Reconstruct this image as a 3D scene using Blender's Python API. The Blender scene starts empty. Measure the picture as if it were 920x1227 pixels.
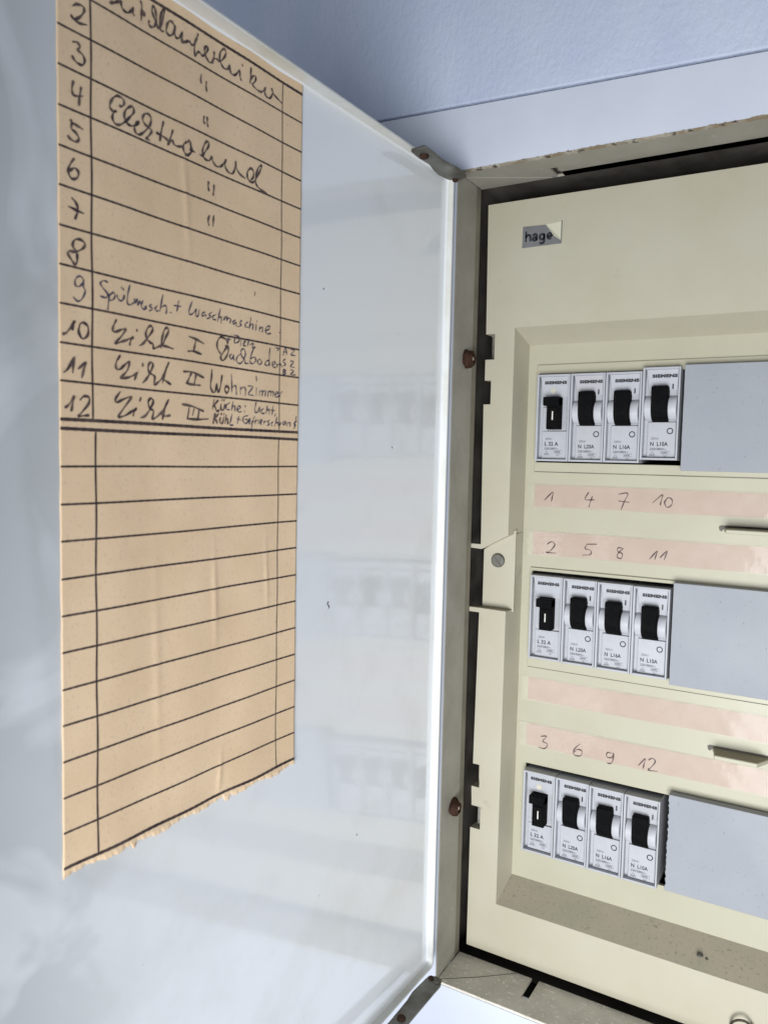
import bpy, bmesh, math, random
from mathutils import Vector, Matrix

S = 0.001                     # everything below is written in millimetres
scene = bpy.context.scene
COL = scene.collection
rnd = random.Random(7)

# ------------------------------------------------------------------ camera
cd = bpy.data.cameras.new('camera'); cam = bpy.data.objects.new('camera', cd); COL.objects.link(cam)
scene.camera = cam
Rr = [[0.8600165, 0.5098138, 0.0214825], [0.0547531, -0.0503429, -0.9972300], [-0.5073201, 0.8588105, -0.0712096]]
right, down, fwd = [Vector(r) for r in Rr]
M = Matrix.Identity(4)
for i in range(3):
    M[i][0] = right[i]; M[i][1] = -down[i]; M[i][2] = -fwd[i]
M.translation = Vector((141.89, -399.90, -43.94)) * S
cam.matrix_world = M
cd.sensor_fit = 'HORIZONTAL'; cd.sensor_width = 36; cd.lens = 36 * 938.78 / 920
cd.clip_start = 0.005; cd.clip_end = 20
cd.dof.use_dof = True; cd.dof.focus_distance = 0.43; cd.dof.aperture_fstop = 38

# ------------------------------------------------------------------ light
world = bpy.data.worlds.new('World'); scene.world = world; world.use_nodes = True
bg = world.node_tree.nodes['Background']
bg.inputs[0].default_value = (0.72, 0.82, 1.0, 1); bg.inputs[1].default_value = 0.2
def area(name, loc, target, size, power, col):
    l = bpy.data.lights.new(name, 'AREA'); l.shape = 'RECTANGLE'; l.size = size[0] * S; l.size_y = size[1] * S
    l.energy = power; l.color = col
    o = bpy.data.objects.new(name, l); COL.objects.link(o)
    o.location = Vector(loc) * S
    o.rotation_euler = (Vector(target) - Vector(loc)).to_track_quat('-Z', 'Y').to_euler()
    return o
key = area('window_light', (235, -760, -330), (100, 0, -200), (420, 420), 2.12, (0.95, 0.97, 1.0)); key.data.spread = math.radians(80)
scene.view_settings.view_transform = 'Standard'; scene.view_settings.look = 'None'
scene.view_settings.exposure = 0.0; scene.view_settings.gamma = 1.0
scene.render.engine = 'CYCLES'

# ------------------------------------------------------------------ materials
def material(name, base, rough=0.5, spec=0.5, metal=0.0, second=None, nscale=40, nlo=0.4, nhi=0.65,
             bump=0.0, bscale=200, bdist=0.2, coat=0.0, third=None, tscale=300, tlo=0.62, thi=0.7, big=0.0, rvar=0.0, stretch=None):
    m = bpy.data.materials.new(name); m.use_nodes = True
    nt = m.node_tree; N = nt.nodes; Lk = nt.links
    b = N['Principled BSDF']
    b.inputs['Base Color'].default_value = (*base, 1); b.inputs['Roughness'].default_value = rough
    b.inputs['Metallic'].default_value = metal; b.inputs['Specular IOR Level'].default_value = spec
    b.inputs['Coat Weight'].default_value = coat; b.inputs['Coat Roughness'].default_value = 0.05
    tc = N.new('ShaderNodeTexCoord'); src = tc.outputs['Object']
    if stretch:
        mp = N.new('ShaderNodeMapping'); mp.inputs['Scale'].default_value = stretch
        Lk.new(src, mp.inputs['Vector']); src2 = mp.outputs['Vector']
    else: src2 = src
    def noise(sc, det=6, ro=0.6, v=src):
        n = N.new('ShaderNodeTexNoise'); n.inputs['Scale'].default_value = sc; n.inputs['Detail'].default_value = det
        n.inputs['Roughness'].default_value = ro; Lk.new(v, n.inputs['Vector']); return n.outputs['Fac']
    def ramp(f, lo, hi):
        r = N.new('ShaderNodeMapRange'); r.inputs['From Min'].default_value = lo; r.inputs['From Max'].default_value = hi
        Lk.new(f, r.inputs['Value']); return r.outputs['Result']
    col = None
    def mix(a, f, c):
        x = N.new('ShaderNodeMix'); x.data_type = 'RGBA'
        Lk.new(f, x.inputs['Factor'])
        if a is None: x.inputs['A'].default_value = (*base, 1)
        else: Lk.new(a, x.inputs['A'])
        x.inputs['B'].default_value = (*c, 1); return x.outputs['Result']
    if second: col = mix(col, ramp(noise(nscale, v=src2), nlo, nhi), second)
    if third: col = mix(col, ramp(noise(tscale, 3, 0.5), tlo, thi), third)
    if col: Lk.new(col, b.inputs['Base Color'])
    if rvar:
        r = N.new('ShaderNodeMapRange'); r.inputs['From Min'].default_value = 0.35; r.inputs['From Max'].default_value = 0.7
        r.inputs['To Min'].default_value = rough; r.inputs['To Max'].default_value = rough + rvar
        Lk.new(noise(nscale * 0.7, 5), r.inputs['Value']); Lk.new(r.outputs['Result'], b.inputs['Roughness'])
    nrm = None
    for s_, d_, st, v_ in ((bscale, bdist, bump, src2), (9, 6.0, big, src)):
        if st:
            bp = N.new('ShaderNodeBump'); bp.inputs['Strength'].default_value = st; bp.inputs['Distance'].default_value = d_ * S
            Lk.new(noise(s_, 4, 0.55, v_), bp.inputs['Height'])
            if nrm: Lk.new(nrm, bp.inputs['Normal'])
            nrm = bp.outputs['Normal']
    if nrm:
        Lk.new(nrm, b.inputs['Normal'])
        if coat: Lk.new(nrm, b.inputs['Coat Normal'])
    return m

MT = dict(
    door=material('door_enamel', (0.836, 0.862, 0.882), 0.10, 0.6, second=(0.694, 0.704, 0.668), nscale=13, nlo=0.48, nhi=0.78,
                  bump=0.04, bscale=500, bdist=0.1, coat=0.7, third=(0.51, 0.479, 0.408), tscale=420, tlo=0.76, thi=0.82, big=0.012, rvar=0.07),
    rim=material('door_rim_enamel', (0.72, 0.73, 0.70), 0.3, 0.5, second=(0.60, 0.59, 0.50), nscale=35, nlo=0.45, nhi=0.75, coat=0.3,
                 bump=0.05, bscale=400),
    wall=material('blue_white_plaster', (0.594, 0.652, 0.782), 0.75, 0.3, second=(0.546, 0.605, 0.75), nscale=22, bump=0.55, bscale=430,
                  bdist=1.15, stretch=(1.2, 1, 0.7), big=0.05),
    board=material('white_gloss_board', (0.649, 0.686, 0.764), 0.42, 0.5, second=(0.612, 0.649, 0.737), nscale=20, bump=0.12, bscale=160, bdist=0.4),
    frame=material('grey_painted_steel', (0.37, 0.354, 0.298), 0.5, 0.5, second=(0.281, 0.26, 0.208), nscale=45, nlo=0.4, nhi=0.8,
                   third=(0.457, 0.458, 0.407), tscale=300, tlo=0.66, thi=0.8, bump=0.1, bscale=700, bdist=0.1, rvar=0.2),
    dustshelf=material('dusty_steel', (0.781, 0.736, 0.634), 0.85, 0.2, second=(0.607, 0.566, 0.481), nscale=70, nlo=0.35, nhi=0.7,
                   third=(0.975, 0.917, 0.829), tscale=500, tlo=0.58, thi=0.7, bump=0.4, bscale=1500, bdist=0.2),
    dark=material('dark_steel', (0.153, 0.139, 0.119), 0.7, 0.3, second=(0.085, 0.075, 0.061), nscale=50),
    cream=material('cream_plastic', (0.467, 0.438, 0.34), 0.42, 0.45, second=(0.424, 0.39, 0.281), nscale=24, nlo=0.35, nhi=0.8,
                   third=(0.325, 0.283, 0.205), tscale=80, tlo=0.68, thi=0.92, bump=0.06, bscale=900, bdist=0.08, rvar=0.12),
    plate=material('cream_plate', (0.432, 0.412, 0.304), 0.36, 0.5, second=(0.399, 0.375, 0.27), nscale=24, nlo=0.35, nhi=0.8,
                   third=(0.295, 0.263, 0.185), tscale=300, tlo=0.75, thi=0.85, bump=0.05, bscale=700, bdist=0.08, rvar=0.12),
    dust=material('dusty_ledge', (0.329, 0.305, 0.223), 0.9, 0.15, second=(0.373, 0.327, 0.239), nscale=60, nlo=0.35, nhi=0.7,
                   third=(0.226, 0.215, 0.171), tscale=700, tlo=0.60, thi=0.72, bump=0.5, bscale=2200, bdist=0.2),
    mcb=material('grey_white_plastic', (0.431, 0.441, 0.469), 0.4, 0.45, second=(0.395, 0.405, 0.435), nscale=120, bump=0.03, bscale=1500, bdist=0.05,
                 third=(0.302, 0.287, 0.259), tscale=600, tlo=0.72, thi=0.8),
    hub=material('white_hub_plastic', (0.502, 0.508, 0.536), 0.35, 0.5, second=(0.456, 0.462, 0.48), nscale=200),
    blank=material('lilac_grey_plastic', (0.285, 0.299, 0.325), 0.5, 0.4, second=(0.314, 0.328, 0.347), nscale=28, nlo=0.35, nhi=0.7,
                   third=(0.214, 0.209, 0.197), tscale=700, tlo=0.66, thi=0.78, bump=0.12, bscale=1400, bdist=0.06, rvar=0.15),
    black=material('black_plastic', (0.003, 0.003, 0.0035), 0.7, 0.06, second=(0.005, 0.005, 0.005), nscale=400),
    strip=material('pink_label_paper', (0.454, 0.355, 0.284), 0.4, 0.4, second=(0.421, 0.322, 0.253), nscale=90, nlo=0.35, nhi=0.7,
                   third=(0.492, 0.435, 0.379), tscale=250, tlo=0.66, thi=0.95, bump=0.15, bscale=300, bdist=0.2, coat=0.2),
    paper=material('tan_manila_paper', (0.868, 0.653, 0.429), 0.85, 0.2, second=(0.79, 0.581, 0.369), nscale=38, nlo=0.38, nhi=0.68,
                   third=(0.697, 0.516, 0.351), tscale=1100, tlo=0.58, thi=0.75, bump=0.25, bscale=900, bdist=0.1),
    ink=material('printed_line_ink', (0.042, 0.028, 0.03), 0.6, 0.3, second=(0.10, 0.07, 0.06), nscale=200),
    pen=material('ballpoint_ink', (0.055, 0.036, 0.04), 0.5, 0.3, second=(0.19, 0.135, 0.11), nscale=260, nlo=0.4, nhi=0.7),
    pen2=material('blue_black_ink', (0.045, 0.045, 0.09), 0.5, 0.3, second=(0.10, 0.09, 0.13), nscale=500, nlo=0.35, nhi=0.75),
    print=material('black_print', (0.02, 0.02, 0.025), 0.5, 0.3, second=(0.04, 0.04, 0.045), nscale=900),
    finep=material('grey_fine_print', (0.07, 0.07, 0.085), 0.5, 0.3, second=(0.12, 0.12, 0.14), nscale=900),
    steel=material('worn_zinc', (0.21, 0.21, 0.189), 0.42, 0.5, metal=0.75, second=(0.112, 0.098, 0.077), nscale=90, nlo=0.4, nhi=0.7,
                   bump=0.15, bscale=900, bdist=0.1, rvar=0.25),
    bright=material('bright_nickel', (0.62, 0.61, 0.58), 0.25, 0.5, metal=1.0, second=(0.35, 0.33, 0.29), nscale=200, nlo=0.5, nhi=0.75),
    rust=material('brown_rust', (0.034, 0.013, 0.006), 0.75, 0.4, metal=0.3, second=(0.069, 0.029, 0.016), nscale=350, nlo=0.4, nhi=0.65,
                  bump=0.8, bscale=900, bdist=0.4),
    seal=material('old_brown_sealant', (0.30, 0.24, 0.16), 0.85, 0.2, second=(0.50, 0.46, 0.38), nscale=130, nlo=0.42, nhi=0.6,
                  third=(0.08, 0.06, 0.045), tscale=260, tlo=0.55, thi=0.66, bump=0.8, bscale=500, bdist=0.5),
    badge=material('grey_badge_foil', (0.22, 0.22, 0.225), 0.4, 0.5, metal=0.3, second=(0.19, 0.19, 0.19), nscale=200),
    tape=material('clear_yellowed_film', (0.62, 0.60, 0.47), 0.2, 0.6, second=(0.58, 0.56, 0.43), nscale=60),
    dot=material('pale_yellow_dot', (0.558, 0.534, 0.441), 0.5, 0.4, second=(0.504, 0.46, 0.367), nscale=500),
    speck=material('white_crumbs', (0.75, 0.74, 0.70), 0.8, 0.3, second=(0.6, 0.58, 0.5), nscale=900),
    lump=material('dark_grey_lump', (0.10, 0.095, 0.085), 0.8, 0.3, second=(0.2, 0.19, 0.17), nscale=900, bump=0.6, bscale=1500),
    wire=material('dull_wire', (0.05, 0.04, 0.028), 0.6, 0.3, metal=0.2, second=(0.09, 0.07, 0.05), nscale=600),
)

def extend(mat, kind):
    nt = mat.node_tree; N = nt.nodes; Lk = nt.links; b = N['Principled BSDF']
    src = b.inputs['Base Color'].links[0].from_socket
    x = N.new('ShaderNodeMix'); x.data_type = 'RGBA'; Lk.new(src, x.inputs['A'])
    if kind == 'age':            # every breaker has yellowed a little differently
        oi = N.new('ShaderNodeObjectInfo'); mr = N.new('ShaderNodeMapRange'); mr.inputs['To Max'].default_value = 0.45
        Lk.new(oi.outputs['Random'], mr.inputs['Value']); Lk.new(mr.outputs['Result'], x.inputs['Factor'])
        x.inputs['B'].default_value = (0.41, 0.405, 0.40, 1)
    else:                        # shade painted into the colour towards the door's free edge, with grimy blotches
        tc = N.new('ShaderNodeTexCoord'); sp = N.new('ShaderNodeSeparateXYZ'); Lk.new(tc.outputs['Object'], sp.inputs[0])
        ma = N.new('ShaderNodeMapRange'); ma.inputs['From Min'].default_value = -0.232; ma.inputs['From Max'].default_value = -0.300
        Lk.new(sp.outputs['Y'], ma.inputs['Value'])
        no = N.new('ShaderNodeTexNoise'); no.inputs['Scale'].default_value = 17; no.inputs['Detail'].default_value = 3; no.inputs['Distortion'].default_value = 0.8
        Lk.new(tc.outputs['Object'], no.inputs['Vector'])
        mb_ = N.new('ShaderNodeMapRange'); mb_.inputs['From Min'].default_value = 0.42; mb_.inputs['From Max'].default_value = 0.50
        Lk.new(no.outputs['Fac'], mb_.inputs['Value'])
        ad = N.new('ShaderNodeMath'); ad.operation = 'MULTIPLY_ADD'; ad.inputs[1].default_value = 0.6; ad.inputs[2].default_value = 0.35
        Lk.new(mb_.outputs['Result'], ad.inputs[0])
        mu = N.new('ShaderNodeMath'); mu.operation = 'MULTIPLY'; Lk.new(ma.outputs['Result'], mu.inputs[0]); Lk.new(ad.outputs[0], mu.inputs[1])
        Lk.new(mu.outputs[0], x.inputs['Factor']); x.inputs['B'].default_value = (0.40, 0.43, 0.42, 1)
    Lk.new(x.outputs['Result'], b.inputs['Base Color'])
extend(MT['mcb'], 'age'); extend(MT['door'], 'shade_grime')
MT['jamb'] = material('tan_dirty_paint', (0.29, 0.265, 0.20), 0.7, 0.3, second=(0.22, 0.20, 0.15), nscale=60, nlo=0.35, nhi=0.7)
MT['cleartape'] = material('clear_tape_on_cream', (0.432, 0.412, 0.304), 0.3, 0.5, second=(0.399, 0.375, 0.27), nscale=60, bump=0.1, bscale=250, bdist=0.2)

# ------------------------------------------------------------------ mesh helpers
def mesh_from(name, verts, faces):
    me = bpy.data.meshes.new(name); me.from_pydata([(x * S, y * S, z * S) for x, y, z in verts], [], faces); me.update(); return me
def link(name, me, mat, parent=None, bevel=0.0, segs=2, smooth=False, angle=35):
    o = bpy.data.objects.new(name, me); COL.objects.link(o)
    if mat is not None and not me.materials: me.materials.append(MT[mat] if isinstance(mat, str) else mat)
    if parent: o.parent = parent
    if bevel:
        b = o.modifiers.new('bevel', 'BEVEL'); b.width = bevel * S; b.segments = segs; b.limit_method = 'ANGLE'; b.angle_limit = math.radians(angle)
        b.harden_normals = False
    if smooth or bevel:
        for p_ in me.polygons: p_.use_smooth = True
        me.set_sharp_from_angle(angle=math.radians(40)) if hasattr(me, 'set_sharp_from_angle') else None
    return o
def clean(me):
    bm = bmesh.new(); bm.from_mesh(me); bmesh.ops.remove_doubles(bm, verts=bm.verts, dist=1e-6)
    bmesh.ops.recalc_face_normals(bm, faces=bm.faces); bm.to_mesh(me); bm.free(); return me
class MB:
    def __init__(s): s.v = []; s.f = []
    def box(s, x0, x1, y0, y1, z0, z1):
        n = len(s.v)
        s.v += [(x, y, z) for x in (x0, x1) for y in (y0, y1) for z in (z0, z1)]
        s.f += [tuple(n + i for i in q) for q in ((0,1,3,2),(4,6,7,5),(0,4,5,1),(2,3,7,6),(0,2,6,4),(1,5,7,3))]
        return s
    def prism(s, pts, fa, fb):
        """pts: 2-D outline; fa(p), fb(p) -> 3-D near / far vertices"""
        n = len(s.v); k = len(pts)
        s.v += [fa(p) for p in pts] + [fb(p) for p in pts]
        s.f += [tuple(n + i for i in range(k))[::-1], tuple(n + k + i for i in range(k))]
        s.f += [(n + i, n + (i + 1) % k, n + k + (i + 1) % k, n + k + i) for i in range(k)]
        return s
    def cyl(s, c, r, ax, d, n=24, r2=None):
        """cylinder from c along ax ('x','y','z') by d"""
        r2 = r if r2 is None else r2
        a = {'x': 0, 'y': 1, 'z': 2}[ax]; o = [i for i in range(3) if i != a]
        def P(q, t, rr):
            v = [0, 0, 0]; v[a] = c[a] + t; v[o[0]] = c[o[0]] + rr * math.cos(q); v[o[1]] = c[o[1]] + rr * math.sin(q); return tuple(v)
        ang = [2 * math.pi * i / n for i in range(n)]
        return s.prism(ang, lambda q: P(q, 0, r), lambda q: P(q, d, r2))
    def grid_plate(s, xs, zs, holes, y0, y1):
        """plate in XZ between y0 (front) and y1, rectangular holes (x0,x1,z0,z1)"""
        X = sorted(set(list(xs) + [h[0] for h in holes] + [h[1] for h in holes])); X = [x for x in X if xs[0] <= x <= xs[1]]
        Z = sorted(set(list(zs) + [h[2] for h in holes] + [h[3] for h in holes])); Z = [z for z in Z if zs[0] <= z <= zs[1]]
        def solid(i, j):
            if not (0 <= i < len(X) - 1 and 0 <= j < len(Z) - 1): return False
            cx = (X[i] + X[i+1]) / 2; cz = (Z[j] + Z[j+1]) / 2
            return not any(h[0] < cx < h[1] and h[2] < cz < h[3] for h in holes)
        def q(*v): n = len(s.v); s.v.extend(v); s.f.append((n, n+1, n+2, n+3))
        for i in range(len(X) - 1):
            for j in range(len(Z) - 1):
                if not solid(i, j): continue
                a, b, c_, d = X[i], X[i+1], Z[j], Z[j+1]
                q((a,y0,c_),(b,y0,c_),(b,y0,d),(a,y0,d)); q((a,y1,c_),(a,y1,d),(b,y1,d),(b,y1,c_))
                if not solid(i-1, j): q((a,y0,c_),(a,y0,d),(a,y1,d),(a,y1,c_))
                if not solid(i+1, j): q((b,y0,c_),(b,y1,c_),(b,y1,d),(b,y0,d))
                if not solid(i, j-1): q((a,y0,c_),(a,y1,c_),(b,y1,c_),(b,y0,c_))
                if not solid(i, j+1): q((a,y0,d),(b,y0,d),(b,y1,d),(a,y1,d))
        return s
    def me(s, name='m', fix=True):
        m = mesh_from(name, s.v, s.f); return clean(m) if fix else m
def empty(name, loc, label=None, cat=None, group=None, parent=None):
    o = bpy.data.objects.new(name, None); COL.objects.link(o); o.location = Vector(loc) * S; o.empty_display_size = 0.01
    tag(o, label, cat, group)
    if parent: o.parent = parent
    return o
def tag(o, label=None, cat=None, group=None, kind=None):
    if label: o['label'] = label
    if cat: o['category'] = cat
    if group: o['group'] = group
    if kind: o['kind'] = kind
    return o
def catmull(pts, step=4):
    if len(pts) < 3: return [Vector(p) for p in pts]
    P = [Vector(p) for p in pts]; P = [2 * P[0] - P[1]] + P + [2 * P[-1] - P[-2]]
    out = []
    for i in range(1, len(P) - 2):
        a, b, c, d = P[i-1], P[i], P[i+1], P[i+2]
        for k in range(step):
            t = k / step
            out.append(0.5 * ((2*b) + (c - a) * t + (2*a - 5*b + 4*c - d) * t*t + (3*b - a - 3*c + d) * t**3))
    out.append(P[-2]); return out
def ribbon(mb, pts, w, to3, smooth=True, vary=0.4):
    """flat inked line through 2-D points, to3(p) places it on its sheet"""
    c = catmull(pts) if smooth else [Vector(p) for p in pts]
    n = len(c); base = len(mb.v)
    for i, p_ in enumerate(c):
        t = (c[min(i+1, n-1)] - c[max(i-1, 0)])
        if t.length < 1e-6: t = Vector((1, 0))
        t.normalize(); m = Vector((-t.y, t.x))
        ww = w * 0.5 * (1 + vary * math.sin(i * 0.9 + base)); e = 0.75 if i in (0, n-1) else 1
        mb.v.append(to3(p_ + m * ww * e)); mb.v.append(to3(p_ - m * ww * e))
        if i: k = base + 2 * i; mb.f.append((k-2, k-1, k+1, k))
def text_mesh(txt, size, sx=1.0, bold=0.0, spacing=1.0):
    cu = bpy.data.curves.new('t', 'FONT'); cu.body = txt; cu.size = size * S; cu.offset = bold * S; cu.space_character = spacing
    cu.resolution_u = 3
    o = bpy.data.objects.new('t', cu); COL.objects.link(o)
    dg = bpy.context.evaluated_depsgraph_get(); me = bpy.data.meshes.new_from_object(o.evaluated_get(dg))
    bpy.data.objects.remove(o); bpy.data.curves.remove(cu)
    v = [(p_.co.x * sx / S, p_.co.y / S) for p_ in me.vertices]; f = [tuple(p_.vertices) for p_ in me.polygons]
    bpy.data.meshes.remove(me); return v, f
def add_text(mb, txt, x, z, size, y, sx=1.0, bold=0.0, spacing=1.0, shear=0.0):
    v, f = text_mesh(txt, size, sx, bold, spacing); n = len(mb.v)
    mb.v += [(x + a + shear * b, y, z + b) for a, b in v]; mb.f += [tuple(n + i for i in q) for q in f]
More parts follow.
